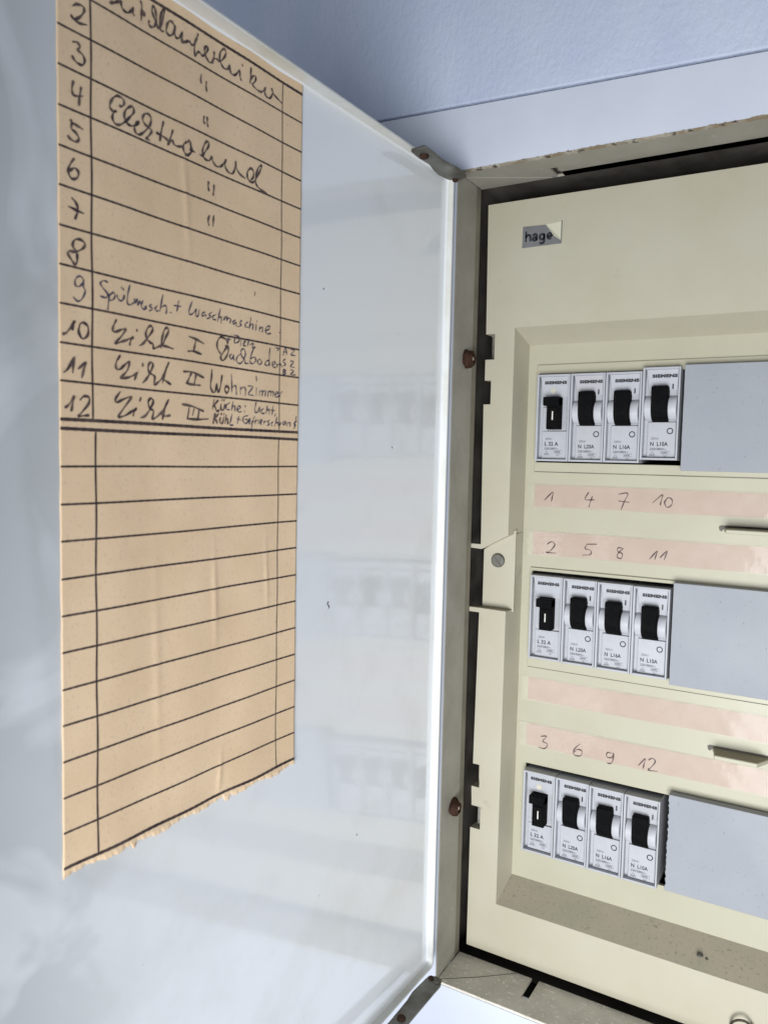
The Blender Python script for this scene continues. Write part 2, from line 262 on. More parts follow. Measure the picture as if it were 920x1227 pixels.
# handwriting traced as pen strokes: u,z (door) and x,z (strips) in millimetres
LIST_STROKES = [[246.84,78.68,245.58,79.05,244.31,80.0,243.21,80.9],
[246.3,79.22,245.22,79.51,244.13,80.37],
[242.92,81.18,242.85,79.76,241.93,78.89,240.63,78.91,239.5,79.88,238.66,81.31,238.93,79.85,238.17,79.17],
[236.05,84.47,235.59,82.91,235.74,80.74,235.86,78.89],
[235.66,81.97,234.69,81.83,234.89,80.54],
[232.92,80.39,233.12,79.39,232.32,78.85,231.12,79.54,230.32,81.43,230.52,83.47,230.93,84.96,231.53,84.97,231.93,83.73,231.32,82.19,230.32,80.67,229.51,79.6,228.69,80.95,227.67,84.19,227.47,85.97,228.08,85.53,228.9,83.0,229.1,80.77,228.57,79.41,227.58,79.76],
[225.6,83.6,226.43,81.98,226.63,80.03,225.38,79.5,224.12,80.53,223.49,82.69,224.55,83.77,225.6,83.6],
[223.28,83.41,223.48,81.44,223.06,80.06,221.99,80.22,220.92,81.64,220.49,82.78,220.7,81.11,219.82,80.22,218.51,80.64,217.19,81.38],
[221.2,80.57,220.49,79.68,219.31,80.09,218.13,81.16,216.93,80.65,215.96,80.96,215.0,82.6,214.27,84.32,214.03,85.13],
[215.24,82.5,215.57,79.91,215.21,77.96,214.24,79.43,213.26,79.85,212.27,79.28,210.77,80.55,209.78,82.4,210.29,83.07,211.28,81.76,210.77,79.85,209.24,78.7,207.97,79.06,207.21,80.99,206.97,82.89],
[207.21,80.63,205.92,81.0,204.35,80.93,202.53,82.97,201.74,84.77,202.55,85.52,204.12,84.11,204.62,81.72,203.82,80.24,202.49,79.51,200.89,79.99,200.1,81.6,199.81,79.69,198.72,79.03,197.08,79.88,195.72,81.74,195.42,79.99,194.85,78.72],
[194.52,84.03,194.07,83.73],
[190.11,84.99,190.36,82.41,190.61,79.46],
[190.62,80.41,189.21,82.5,187.75,82.7,188.31,80.94,189.46,79.72,187.7,78.88,185.34,78.83,183.86,79.8,182.68,81.23,183.25,79.45,182.03,78.35,180.21,78.85,179.01,81.09,179.65,82.22,178.7,80.81,176.19,79.99,173.64,79.27],
[212.58,73.59,212.86,71.71,212.46,70.62],
[210.36,72.35,210.55,70.66,210.19,69.19],
[211.26,61.46,211.61,59.97,211.01,58.99],
[209.94,61.69,210.05,59.93,209.67,58.6],
[243.86,52.34,242.75,52.61,242.0,53.78,242.55,54.75,244.22,54.86,245.68,53.85,246.77,51.98,246.78,50.66,245.69,50.19,244.78,50.67,245.7,49.75,246.07,48.15,245.16,47.0,243.5,47.3,241.64,48.85,239.74,51.03,238.59,52.65,238.97,53.87,240.12,53.44,241.63,51.84,242.01,49.91,241.07,48.61,239.37,48.46,237.44,49.6,236.66,50.63,237.63,49.98,238.41,48.5,238.03,47.12,236.67,46.98,234.7,48.58,232.71,51.12,232.31,53.12,233.31,53.98,234.7,53.48,235.49,51.97,234.7,50.72,233.11,50.21,232.11,49.48,233.51,47.46,234.11,46.79,232.71,46.8],
[227.62,54.03,228.44,51.07,229.06,47.73],
[230.49,49.74,228.23,49.58,226.56,49.21,225.51,48.62],
[224.04,52.77,224.88,50.42,225.93,47.68,224.45,49.61,223.6,48.62,221.87,48.56,220.35,49.23],
[218.6,51.11,219.92,49.86,220.13,48.49,219.33,47.3,217.91,47.27,216.58,49.01,217.04,50.82,217.71,51.73,218.37,50.86],
[217.48,49.37,216.35,49.25,215.22,48.96],
[219.39,46.68,218.06,47.28,216.95,48.78,217.19,51.64],
[217.62,49.05,216.28,49.16,215.37,49.03],
[213.32,49.14,212.16,49.02,210.78,50.8,209.38,52.94,209.63,54.19,210.8,53.47,211.94,51.09,211.93,49.43,210.99,48.4,209.11,48.5,207.94,50.05,207.55,48.83,206.0,47.79,204.06,48.23,202.6,49.72,201.62,51.23,202.0,49.22,200.84,47.85,198.82,47.6,197.57,49.21,197.09,52.15,196.81,50.14,194.98,48.6,192.25,47.94],
[189.75,52.34,191.33,50.78,191.57,48.93,190.49,47.64,188.35,48.1,186.48,50.83,184.87,53.5,184.61,54.67,185.97,53.7,187.3,50.94,187.53,48.34,186.7,47.14,184.76,46.43,181.68,46.15],
[189.75,52.34,188.66,51.42,188.74,49.42,190.23,48.08],
[209.4,42.02,209.53,40.46,209.18,38.97],
[206.91,41.74,207.09,39.81,207.36,38.14],
[208.98,31.61,209.58,29.7,209.08,28.25],
[207.01,32.13,207.24,30.3,207.35,28.42],
[258.39,72.32,256.99,73.42,255.22,73.67,254.88,72.65,255.95,70.83,257.72,69.28,258.76,69.82,257.9,69.05,256.32,68.89,254.0,69.5],
[258.46,63.23,257.06,63.7,256.19,62.9,256.9,61.85,255.49,61.27,254.78,60.08,255.33,58.66,256.75,58.37,257.97,58.89,258.66,59.77],
[258.26,53.47,258.73,51.07,258.05,49.71,255.38,50.58],
[255.9,52.77,256.38,50.2,256.65,47.56],
[258.8,42.46,258.99,40.91,257.59,40.21,256.71,39.01,257.61,37.9,259.36,38.11,260.22,38.85],
[259.32,43.16,258.63,42.52,257.05,42.19,255.37,41.82],
[258.17,33.51,259.77,30.91,259.96,29.07,258.92,27.89,257.32,28.67,256.96,30.29,258.19,30.96,259.6,29.77],
[259.13,23.03,257.73,21.91,257.21,20.24,258.12,17.51],
[260.2,20.48,257.74,20.09,255.31,19.77],
[257.82,9.44,258.88,10.42,258.34,12.06,256.55,12.64,255.11,11.91,255.66,10.55,257.82,9.14,259.95,8.81,260.3,7.98,259.26,6.69,258.21,5.7,257.56,6.76,257.54,8.9],
[255.71,1.38,256.93,0.12,258.13,0.23,258.12,1.77,256.91,2.87,255.7,2.25,255.72,0.35,255.11,-0.75,255.94,-2.81,257.36,-3.92,258.95,-2.93],
[262.18,-13.4,260.61,-12.5,258.4,-9.36,258.81,-10.52,259.22,-11.96],
[256.8,-9.88,257.22,-12.02,256.02,-13.76,254.37,-12.49,254.35,-10.21,255.78,-9.37,256.8,-9.88],
[261.88,-23.44,260.49,-22.26,258.6,-18.95,258.89,-20.89,259.11,-23.4],
[257.5,-22.13,254.95,-20.03,255.66,-21.94,256.3,-24.45],
[261.57,-32.87,260.17,-31.74,258.68,-29.48,259.17,-31.33,259.59,-33.69],
[256.95,-30.47,255.71,-29.33,254.06,-29.56,254.28,-31.35,256.57,-33.97,257.39,-34.89,255.54,-34.62,254.01,-34.46],
[247.75,2.96,249.13,3.18,250.29,2.31,249.53,1.17,247.97,-0.17,248.36,-1.38,250.39,-1.25],
[247.37,-0.06,247.58,-2.38,247.87,-4.65],
[247.26,-0.53,245.98,0.52,245.38,-0.35,246.19,-1.64,247.18,-1.82],
[244.78,0.09,244.17,-1.12,242.95,-1.24,242.25,0.54,242.25,-0.85],
[243.14,2.53,243.15,2.3],
[242.53,2.15,242.53,1.92],
[240.17,3.77,240.88,1.13,241.1,-1.58,239.85,-1.87,238.8,-1.02],
[238.58,0.2,238.37,-1.18,237.52,0.22,237.31,-1.61,236.67,-0.14,236.24,-0.98],
[235.38,0.15,236.02,-1.56,234.94,-2.4,234.29,-1.09,234.2,-2.28],
[232.09,-0.38,232.98,-0.87,231.87,-1.72,233.06,-2.5],
[229.86,-0.34,230.76,-1.19,230.53,-2.02,229.54,-1.93],
[227.83,3.33,228.5,0.59,229.04,-2.02],
[228.73,-0.85,227.13,0.12,226.44,-0.64,226.67,-2.33],
[225.05,-1.65,224.82,-1.75,224.58,-1.57],
[221.76,2.47,222.09,0.8,222.47,-0.94],
[223.65,0.72,220.8,0.84],
[216.28,3.19,217.5,0.25,217.25,-0.98,215.77,-0.38,214.53,1.11,214.77,-0.76,213.76,-0.97,213.17,1.23],
[210.72,0.81,212.0,0.24,211.74,-0.65,210.72,0.07,210.1,-0.46],
[207.61,1.32,208.91,0.36,207.97,-0.24,209.78,-1.16],
[205.76,0.87,207.08,0.09,207.07,-0.85,205.64,-0.82],
[203.75,3.09,204.43,0.51,205.05,-1.37],
[204.69,-0.29,203.35,0.49,203.33,-1.68],
[201.89,0.91,202.1,-0.34,201.45,0.6,200.8,0.9,200.79,-0.33,200.08,0.62,198.98,0.41,199.24,-1.06],
[196.46,0.61,197.86,-0.19,197.57,-1.12,196.45,-0.17,196.32,-1.6],
[193.62,0.85,194.75,-0.11,193.89,-0.76,195.7,-1.7],
[190.72,0.71,191.99,-0.08,191.86,-1.05,190.47,-1.01],
[189.28,2.52,189.66,0.47,190.11,-1.47],
[189.83,-0.35,188.25,0.48,188.45,-1.63],
[186.58,0.61,186.84,-1.6],
[186.29,1.79,186.29,1.5],
[184.88,0.18,185.03,-1.74],
[184.87,-0.63,183.23,0.02,183.51,-1.73],
[181.68,-0.86,179.83,-0.1,179.53,0.98,181.08,0.54,181.8,-1.0,180.74,-1.87,178.74,-1.38],
[174.42,-0.35,173.32,-0.49],
[187.21,11.65,187.61,10.11],
[244.87,-6.82,245.97,-8.8,246.17,-10.15,245.17,-10.34,242.93,-9.35,241.69,-9.17,242.93,-11.02,245.38,-13.68,243.35,-12.91,241.28,-12.14,238.89,-10.9,239.82,-11.94,240.24,-13.58],
[237.74,-8.53,237.48,-9.14],
[236.72,-13.13,235.33,-12.37,233.59,-10.41,231.82,-8.08,232.04,-6.9,233.14,-7.07,234.24,-8.78,234.02,-10.64,232.7,-11.68,231.59,-12.06,231.37,-13.25,230.02,-12.73,227.98,-11.59,226.83,-9.49,225.68,-7.2,226.38,-6.42,227.43,-7.45,228.21,-10.03,228.57,-12.9],
[228.66,-12.03,226.36,-12.09,223.7,-12.54],
[217.65,-7.8,214.32,-8.33,210.91,-9.26],
[214.57,-8.55,215.06,-10.46,215.55,-12.18],
[218.02,-12.49,215.55,-12.18,211.91,-12.75],
[200.19,-7.9,200.96,-6.58,203.48,-6.04,204.95,-7.82,204.93,-9.93,203.43,-11.58],
[200.18,-8.26,201.69,-10.23,203.42,-12.57,202.41,-13.6,200.91,-12.28,199.91,-10.37,200.18,-8.62,201.45,-8.6],
[199.35,-5.29,199.85,-6.43,200.19,-7.73],
[200.71,-6.26,198.67,-6.27],
[196.87,-5.31,197.11,-7.14,195.29,-6.54,194.68,-5.19,195.84,-4.62,197.5,-4.6],
[193.98,-5.64,194.22,-7.93],
[192.91,-6.96,191.85,-6.09,192.38,-5.97,192.9,-7.32,191.45,-7.5],
[189.97,-4.73,190.6,-6.47,190.75,-7.49],
[189.95,-6.87,188.04,-6.14,188.57,-7.69,186.81,-7.28],
[198.36,-10.83,199.28,-11.91,198.45,-12.72,197.33,-11.14,197.58,-11.89,196.94,-13.16],
[194.19,-10.48,195.76,-11.68,196.0,-13.16,194.42,-13.72,192.84,-12.44,191.8,-10.12,192.62,-8.57,193.94,-9.28,193.65,-11.07,192.04,-12.35,192.02,-13.27,190.03,-13.24],
[187.21,-6.96,188.82,-9.76,189.6,-12.45,188.22,-13.11,186.58,-11.81,187.43,-10.71,189.18,-11.47],
[184.92,-10.99,185.74,-12.2,184.61,-13.02,183.5,-11.95,184.64,-10.95],
[179.17,-6.51,179.52,-10.18,179.18,-12.89],
[179.5,-11.13,180.94,-11.29,181.78,-12.52,180.34,-12.94,179.32,-11.87],
[177.73,-12.47,176.27,-11.81,176.58,-10.99,177.75,-11.7,177.43,-13.01,175.84,-13.04],
[175.39,-11.63,175.07,-13.03],
[174.96,-12.17,173.3,-11.6,172.55,-12.77],
[176.37,-6.15,174.29,-6.16,175.35,-7.26],
[171.97,-8.41,170.69,-5.05,169.9,-7.97],
[171.87,-7.03,169.62,-6.87],
[167.6,-5.64,165.42,-5.57,167.57,-7.53,164.87,-7.57],
[170.61,-9.46,171.93,-10.39,170.45,-11.41,172.08,-12.25],
[167.83,-9.82,165.95,-10.0,167.79,-11.79,165.47,-11.94],
[171.76,-13.19,171.9,-15.24],
[171.75,-13.27,170.22,-13.62,171.43,-14.14,170.08,-14.59,171.84,-15.24],
[167.77,-12.98,165.88,-13.38,167.73,-14.76,164.78,-14.67],
[243.57,-16.73,245.0,-18.9,245.0,-20.56,243.78,-20.77,241.92,-19.23,240.38,-18.15,240.89,-20.47,242.55,-22.33,243.59,-23.27,240.89,-22.84,238.78,-21.96,237.33,-21.13,237.93,-22.05,238.44,-23.36],
[235.42,-18.01,235.42,-19.11],
[235.52,-23.96,234.03,-22.54,232.48,-20.3,231.59,-18.11,232.48,-17.51,233.37,-18.65,233.14,-20.37,231.81,-21.11,230.91,-21.72,231.14,-24.03,229.78,-23.27,228.19,-21.82,226.81,-19.55,225.56,-16.67],
[226.35,-17.9,227.27,-20.49,227.96,-23.29],
[228.19,-21.82,226.34,-22.72,224.61,-23.46],
[219.8,-18.95,215.76,-18.8,210.83,-20.07],
[216.36,-19.04,217.24,-20.6,218.22,-22.35],
[214.36,-19.21,214.75,-20.92,215.24,-22.64],
[218.81,-22.4,215.74,-22.68,212.36,-22.58],
[243.47,-26.96,245.24,-29.27,244.84,-30.25,242.57,-29.25,239.56,-28.28,241.75,-31.06,244.24,-34.25,242.17,-33.97,239.65,-32.63,237.64,-31.41,238.59,-32.4,238.89,-33.86],
[236.08,-28.09,236.52,-29.4],
[236.31,-34.17,234.47,-33.55,232.48,-31.16,231.45,-28.98,232.48,-28.17,233.37,-29.46,232.7,-31.17,231.36,-31.97,231.8,-34.29,230.0,-33.49,228.17,-31.96,226.79,-30.09,225.54,-27.95],
[226.33,-29.16,227.25,-31.55,227.94,-34.34],
[228.63,-32.17,227.25,-33.16,224.82,-32.85],
[220.24,-29.11,215.71,-29.55,210.76,-30.83],
[217.2,-29.83,217.92,-33.47],
[215.1,-30.07,215.79,-32.43],
[212.92,-30.31,213.41,-33.24],
[218.27,-33.52,213.67,-33.55,208.66,-33.11],
[207.39,-16.89,207.47,-19.53,207.93,-22.38,206.94,-24.24,205.72,-23.96,205.0,-21.42,204.48,-24.04,203.5,-22.54,202.68,-18.29],
[200.48,-21.56,201.48,-22.9,200.45,-24.08,199.44,-22.74,200.48,-21.56],
[198.46,-17.59,198.17,-21.18,198.14,-23.79],
[198.16,-22.27,196.61,-21.23,196.07,-22.46,195.94,-24.35],
[194.24,-21.2,194.04,-24.2],
[194.07,-22.29,192.37,-21.41,191.55,-22.45,191.79,-24.4],
[190.49,-20.88,188.02,-21.04,190.18,-23.64,187.6,-23.93],
[186.08,-21.07,186.21,-23.98],
[186.3,-17.14,186.06,-18.88],
[184.39,-21.87,184.53,-23.85],
[184.38,-22.44,182.97,-21.94,183.05,-23.93],
[182.96,-22.32,181.26,-21.81,181.51,-23.81],
[179.81,-21.69,179.95,-23.89],
[179.8,-22.26,178.36,-21.76,178.33,-23.57],
[178.23,-22.14,176.89,-21.84,177.15,-23.68],
[175.98,-22.74,174.5,-22.23,175.11,-21.58,175.98,-22.74,175.37,-23.66,173.77,-22.96],
[173.92,-21.6,173.28,-23.39],
[173.6,-22.56,171.99,-21.17],
[206.2,-26.5,206.88,-30.0],
[204.3,-26.7,206.88,-29.09,205.95,-28.69,204.98,-30.33,203.79,-29.99],
[203.09,-27.82,203.08,-29.53,201.87,-29.8,201.16,-27.79],
[202.53,-26.34,202.72,-26.69],
[201.56,-26.41,201.75,-26.76],
[198.95,-27.19,200.42,-27.98,200.65,-29.38,199.08,-29.63],
[197.47,-26.57,197.8,-28.16,198.18,-29.82],
[197.95,-28.69,196.7,-28.09,196.68,-30.08],
[195.43,-29.24,193.92,-28.61,194.69,-27.96,195.69,-29.08,194.66,-30.07,193.54,-29.83],
[191.62,-27.76,191.61,-28.04],
[192.0,-29.74,192.0,-30.02],
[186.11,-25.95,186.87,-29.25,185.52,-29.61,184.37,-27.72,184.44,-29.73],
[182.02,-28.05,183.37,-28.86,183.08,-29.94,181.61,-29.68],
[180.1,-26.82,180.46,-28.51,180.89,-29.89],
[180.62,-28.88,179.25,-28.25,179.1,-30.16],
[177.02,-26.81,177.27,-28.68,177.64,-30.27],
[178.4,-28.38,176.03,-28.42],
[175.73,-29.53,175.94,-30.55],
[205.69,-31.06,206.15,-32.78,206.6,-34.58],
[204.02,-31.13,206.38,-33.14,205.43,-33.26,204.61,-34.49],
[203.29,-32.29,203.52,-33.85,202.31,-34.14,201.6,-31.96],
[202.82,-31.06,202.87,-31.31],
[201.61,-31.0,201.66,-31.24],
[200.63,-31.29,201.09,-34.32],
[200.86,-33.03,199.88,-32.63,199.87,-34.44],
[197.92,-30.79,198.4,-32.73,198.88,-34.57,197.28,-34.6],
[194.65,-31.48,195.04,-32.74,195.38,-34.06],
[195.65,-32.42,193.51,-32.84],
[190.27,-31.07,192.34,-31.54,192.58,-33.15,191.02,-33.79,190.25,-32.5,191.66,-32.39],
[189.98,-33.2,188.94,-32.61,189.47,-32.1,189.98,-33.2,189.08,-33.88],
[186.84,-31.06,187.88,-32.92,188.28,-34.74,188.62,-36.63],
[188.67,-33.14,186.71,-32.86],
[186.29,-32.12,186.54,-33.65],
[186.39,-32.85,185.11,-32.24],
[184.68,-32.22,184.92,-33.76],
[183.85,-33.09,182.77,-32.49,183.59,-32.16,184.12,-33.1,183.19,-33.79],
[181.95,-32.45,181.93,-33.81],
[181.94,-33.0,180.73,-32.39],
[178.91,-31.93,179.84,-32.72,178.88,-33.41,180.1,-34.02],
[176.92,-32.58,177.93,-33.18,177.35,-34.09],
[174.68,-30.59,175.33,-32.31,176.04,-34.11],
[175.66,-33.08,174.35,-32.64,173.92,-34.01],
[173.21,-32.21,173.35,-33.61,172.22,-32.35],
[170.59,-31.89,171.45,-32.69,170.85,-33.43,170.11,-32.06,169.73,-33.57],
[168.93,-32.19,169.07,-33.8],
[168.8,-32.76,167.61,-32.32,167.46,-33.93],
[164.04,-29.83,164.6,-32.18,165.15,-34.6],
[163.69,-31.56,165.5,-32.61,164.15,-33.32]]
STRIP_STROKES = [[4.12,-65.4,8.7,-60.88,8.37,-63.76,8.01,-66.07],
[27.7,-60.09,25.88,-63.95,30.66,-64.0],
[29.6,-62.1,28.74,-64.93,28.01,-67.91],
[42.63,-60.56,47.32,-59.95,45.75,-64.12,44.32,-68.44],
[42.78,-63.98,48.18,-64.41],
[59.5,-64.13,63.95,-59.9,63.56,-62.59,63.16,-65.15],
[66.32,-61.4,65.15,-63.85,66.53,-66.05,68.5,-64.62,68.65,-62.35,67.33,-61.22,66.2,-61.54],
[6.49,-88.68,8.96,-87.19,10.8,-88.78,8.11,-92.32,6.2,-93.05,11.7,-93.04],
[27.8,-87.06,26.9,-89.39,29.76,-90.15,29.7,-92.27,25.61,-92.89],
[27.65,-87.07,32.84,-86.67],
[46.22,-87.86,43.78,-87.64,43.58,-89.45,45.94,-90.65,45.36,-93.04,43.29,-92.25,44.15,-89.96,46.49,-87.84],
[59.05,-92.28,62.75,-87.77,62.33,-89.83,61.78,-92.18],
[64.19,-91.03,67.37,-87.4,66.95,-89.45,66.17,-92.07],
[6.91,-192.89,10.23,-192.21,8.07,-195.35,10.83,-196.27,9.42,-199.12,5.77,-199.14],
[28.44,-192.57,25.39,-196.15,25.5,-199.07,28.7,-198.96,29.6,-196.28,27.12,-195.78,25.44,-197.61],
[45.51,-194.0,42.73,-194.17,42.55,-196.52,45.05,-196.26,45.91,-193.77,45.66,-197.56,44.63,-199.51,42.68,-199.66],
[58.36,-197.57,61.65,-193.18,61.23,-195.8,60.82,-198.57],
[63.13,-193.69,65.05,-192.29,66.56,-193.63,64.86,-196.81,63.35,-198.7,67.82,-198.38]]

# ================================================================== SETTING
XL, XR = -30.0, 244.0           # opening of the cabinet frame
ZT, ZB = 95.3, -318.3
# plaster wall above and around, with the painted board let into it
mb = MB()
# upper plaster: lower edge follows the board joint, which drops a little to the right
mb.prism([(-900, 160.2), (700, 98.6), (700, 900), (-900, 900)], lambda p: (p[0], -45.3, p[1]), lambda p: (p[0], -30, p[1]))
mb.prism([(330, -900), (700, -900), (700, 98.2), (330, 112.5)], lambda p: (p[0], -45.3, p[1]), lambda p: (p[0], -30, p[1]))
mb.prism([(-900, -900), (-130, -900), (-130, 130.2), (-900, 159.8)], lambda p: (p[0], -45.3, p[1]), lambda p: (p[0], -30, p[1]))
tag(link('wall', mb.me(), 'wall', bevel=0.9, segs=3), kind='structure')
mb = MB()
def jz(x): return 125.6 - 0.0385 * x - 1.35
mb.prism([(-129.6, jz(-129.6)), (329.6, jz(329.6)), (329.6, ZT - 0.2), (-129.6, ZT + 0.6)], lambda p: (p[0], -45, p[1]), lambda p: (p[0], -30, p[1]))
mb.prism([(-129.6, ZT + 0.6), (XL - 0.4, ZT + 0.2), (XL - 0.4, ZB - 1.2), (-129.6, ZB - 1)], lambda p: (p[0], -45, p[1]), lambda p: (p[0], -30, p[1]))
mb.prism([(XR + 0.4, ZT), (329.6, ZT - .2), (329.6, ZB - 1), (XR + 0.4, ZB - 1.2)], lambda p: (p[0], -45, p[1]), lambda p: (p[0], -30, p[1]))
mb.prism([(-129.6, ZB - 1), (XL, ZB - 1.2), (XR, ZB - 1.6), (329.6, ZB - 1), (329.6, -900), (-129.6, -900)], lambda p: (p[0], -45, p[1]), lambda p: (p[0], -30, p[1]))
tag(link('board', mb.me(), 'board', bevel=1.2, segs=3), 'smooth bluish white painted board surrounding the cabinet opening', 'board')

mb = MB().prism([(-129, 124), (329, 106), (329, 118), (-129, 139)], lambda p: (p[0], -41.5, p[1]), lambda p: (p[0], -38, p[1]))
tag(link('wall_joint', mb.me(), 'lump'), kind='structure')

# ================================================================== CABINET
cab = empty('electrical_cabinet', (XL, -45, ZB), 'flush mounted cream electrical cabinet with its white metal door swung open', 'electrical cabinet')
off = Vector((XL, -45, ZB))
def part(name, mb_or_me, mat, parent=cab, **k):
    me = mb_or_me.me() if isinstance(mb_or_me, MB) else mb_or_me
    o = link(name, me, mat, parent, **k)
    # all cabinet meshes are written in world mm, so undo the parent's place
    root = parent
    while root.parent: root = root.parent
    o.location = -root.location if parent is root else Vector((0, 0, 0))
    return o
YB = -16.0      # back edge of the frame ring
# ring faces (side plates), top one and bottom one carry a punched slot
part('frame_side', MB().box(XL - 1.4, XL, -44.6, -21.7, ZB, ZT), 'frame', bevel=0.4)
part('frame_side', MB().box(XL - 1.2, XL - 0.35, -21.5, YB, ZB + 0.1, ZT - 0.1), 'jamb')
part('frame_side', MB().box(XR, XR + 1.4, -44.6, YB, ZB, ZT), 'frame', bevel=0.4)
def hplate(x0, x1, y0, y1, z0, z1, holes):
    m = MB().grid_plate((x0, x1), (y0, y1), holes, 0, 1)
    m.v = [(a, c, z0 if b == 0 else z1) for a, b, c in m.v]; return m
part('frame_top', hplate(XL, XR, -44.6, YB, ZT, ZT + 1.4, [(10.6, 14.0, -28.6, -16.4), (150, 153.4, -28.6, -16.4)]), 'frame', bevel=0.3)
part('frame_bottom', hplate(XL, XR, -44.6, YB, ZB, ZB - 1.4, [(12.4, 16.2, -33.0, YB + 1), (150, 153.8, -33.0, YB + 1)]), 'dustshelf', bevel=0.3)
part('slot_backing', MB().box(9.5, 15, -29.6, -17.4, ZT + 2.0, ZT + 2.8), 'bright')
part('slot_backing', MB().box(11.5, 17, -34, -16.2, ZB - 2.9, ZB - 2.0), 'black')
# overlapping corner folds
seam = MB(); ribbon(seam, [(XL + 0.3, -43.6), (-12, -30.4), (4.0, -16.6)], 0.45, lambda p: (p[0], p[1], ZB + 0.04), False, 0.3)
part('seam_line', seam.me(fix=False), 'dark')
part('corner_fold', MB().prism([(XL + 0.2, -36), (8.0, -16.8), (XL + 0.2, -16.6)], lambda p: (p[0], p[1], ZT - 0.22), lambda p: (p[0], p[1], ZT - 0.03)), 'frame')
# brown sealant between board and frame
m = MB(); pts_t = []
x = XL - 1
rows_ = []
while x < XR + 1:
    rows_.append((x, -45.05 - rnd.random() * 0.25, ZT - 0.25 - 0.5 * rnd.random() ** 2, ZT + 0.35 + rnd.random() * 0.35)); x += 0.9
for i, (x, y, z0, z1) in enumerate(rows_):
    m.v += [(x, y, z0), (x, y + 0.25, z1), (x, -43.2, z0 - 0.15)]
    if i: k = 3 * i; m.f += [(k-3, k-2, k+1, k), (k-1, k-3, k, k+2)]
part('sealant_line', m.me(fix=True), 'seal', smooth=True)
# box behind
b = MB(); bx0, bx1, bz0, bz1 = XL - 7, XR + 7, ZB - 7, ZT + 7
b.box(bx0, bx1, 62, 63, bz0, bz1); b.box(bx0 - 1, bx0, -15.8, 62, bz0, bz1); b.box(bx1, bx1 + 1, -15.8, 62, bz0, bz1)
b.box(bx0, bx1, -15.8, 62, bz1, bz1 + 1); b.box(bx0, bx1, -15.8, 62, bz0 - 1, bz0)
part('back_box', b, 'dark')
# rusty bolts in the left side plate
def lumpy_disc(c, r, h, ax_x=True, seed=1):
    rr = random.Random(seed); n = 18; v = []; f = []
    prof = [(r, 0), (r * 1.05, h * 0.35), (r * 0.8, h * 0.8), (r * 0.55, h), (r * 0.45, h * 0.6), (r * 0.30, h * 0.75), (0.01, h * 0.75)]
    for a_, t in prof:
        for i in range(n):
            q = 2 * math.pi * i / n; w = a_ * (1 + 0.2 * (rr.random() - 0.5) * 2)
            v.append((c[0] + t + 0.15 * rr.random(), c[1] + w * math.cos(q), c[2] + w * math.sin(q)))
    for j in range(len(prof) - 1):
        for i in range(n): f.append((j*n+i, j*n+(i+1) % n, (j+1)*n+(i+1) % n, (j+1)*n+i))
    return mesh_from('b', v, f)
for (y, z, sd) in ((-29.8, 6.6, 3), (-31.6, -229.3, 8)):
    part('bolt', clean(lumpy_disc((XL + 0.1, y, z), 4.3, 4.6, seed=sd)), 'rust', smooth=True)
    part('bolt_core', MB().cyl((XL + 3.2, y, z), 1.0, 'x', 1.0, 12), 'bright', bevel=0.2)

# ---------------- front cover
YP = -15.0; CX0, CX1, CZ0, CZ1 = -26.5, 240.5, -313.4, 87.2
# recess outlines: outer (front) and inner (on the plate)
RO = (-9.7, 223.7, -285.0, 23.4); RI = (-6.8, 220.8, -273.6, 15.8)
cov = MB()
left_poly = [(CX0 + 0.0, CZ1), (-25.6, 20.9), (-20.6, 20.9), (-20.6, 7.7), (-25.6, 7.7), (-25.6, -3.1), (-22.0, -3.1), (-22.0, -15.6), (-25.9, -15.6),
             (-25.0, -89.8), (-31.0, -89.8), (-31.0, -92.0), (-24.6, -92.3), (RO[0], -84.2), (RO[0], CZ1)]
left_poly2 = [(-24.8, -126.6), (-30.6, -126.6), (-30.6, -124.2), (-24.2, -124.2), (RO[0], -124.4), (RO[0], CZ0), (-26.3, CZ0), (-26.2, -246.2), (-20.5, -246.2), (-20.5, -233.6), (-25.8, -233.6),
              (-26.2, -222.9), (-21.6, -222.9), (-21.6, -210.2), (-25.7, -210.2)]
F2 = lambda y: (lambda p: (p[0], y, p[1]))
cov.prism(left_poly, F2(YP), F2(-8)); cov.prism(left_poly2, F2(YP), F2(-8))
cov.prism([(RO[0], CZ1), (CX1, 86.4), (CX1, RO[3]), (RO[0], RO[3])], F2(YP), F2(-8))
cov.prism([(RO[0], RO[2]), (CX1, RO[2]), (CX1, CZ0), (RO[0], CZ0)], F2(YP), F2(-8))
cov.prism([(RO[1], RO[3]), (CX1, RO[3]), (CX1, RO[2]), (RO[1], RO[2])], F2(YP), F2(-8))
cover = part('front_cover', cov.me(), 'cream')
# edge skirt of the cover going back into the box
sk = MB(); sk.box(CX0 + 1.5, CX0 + 3, -8, 8, CZ0 + 2, CZ1 - 2); sk.box(CX0 + 1.5, CX1, -8, 8, CZ1 - 4, CZ1 - 2.5); sk.box(CX0 + 1.5, CX1, -8, 8, CZ0 + 2, CZ0 + 3.5)
part('cover_skirt', sk, 'cream')
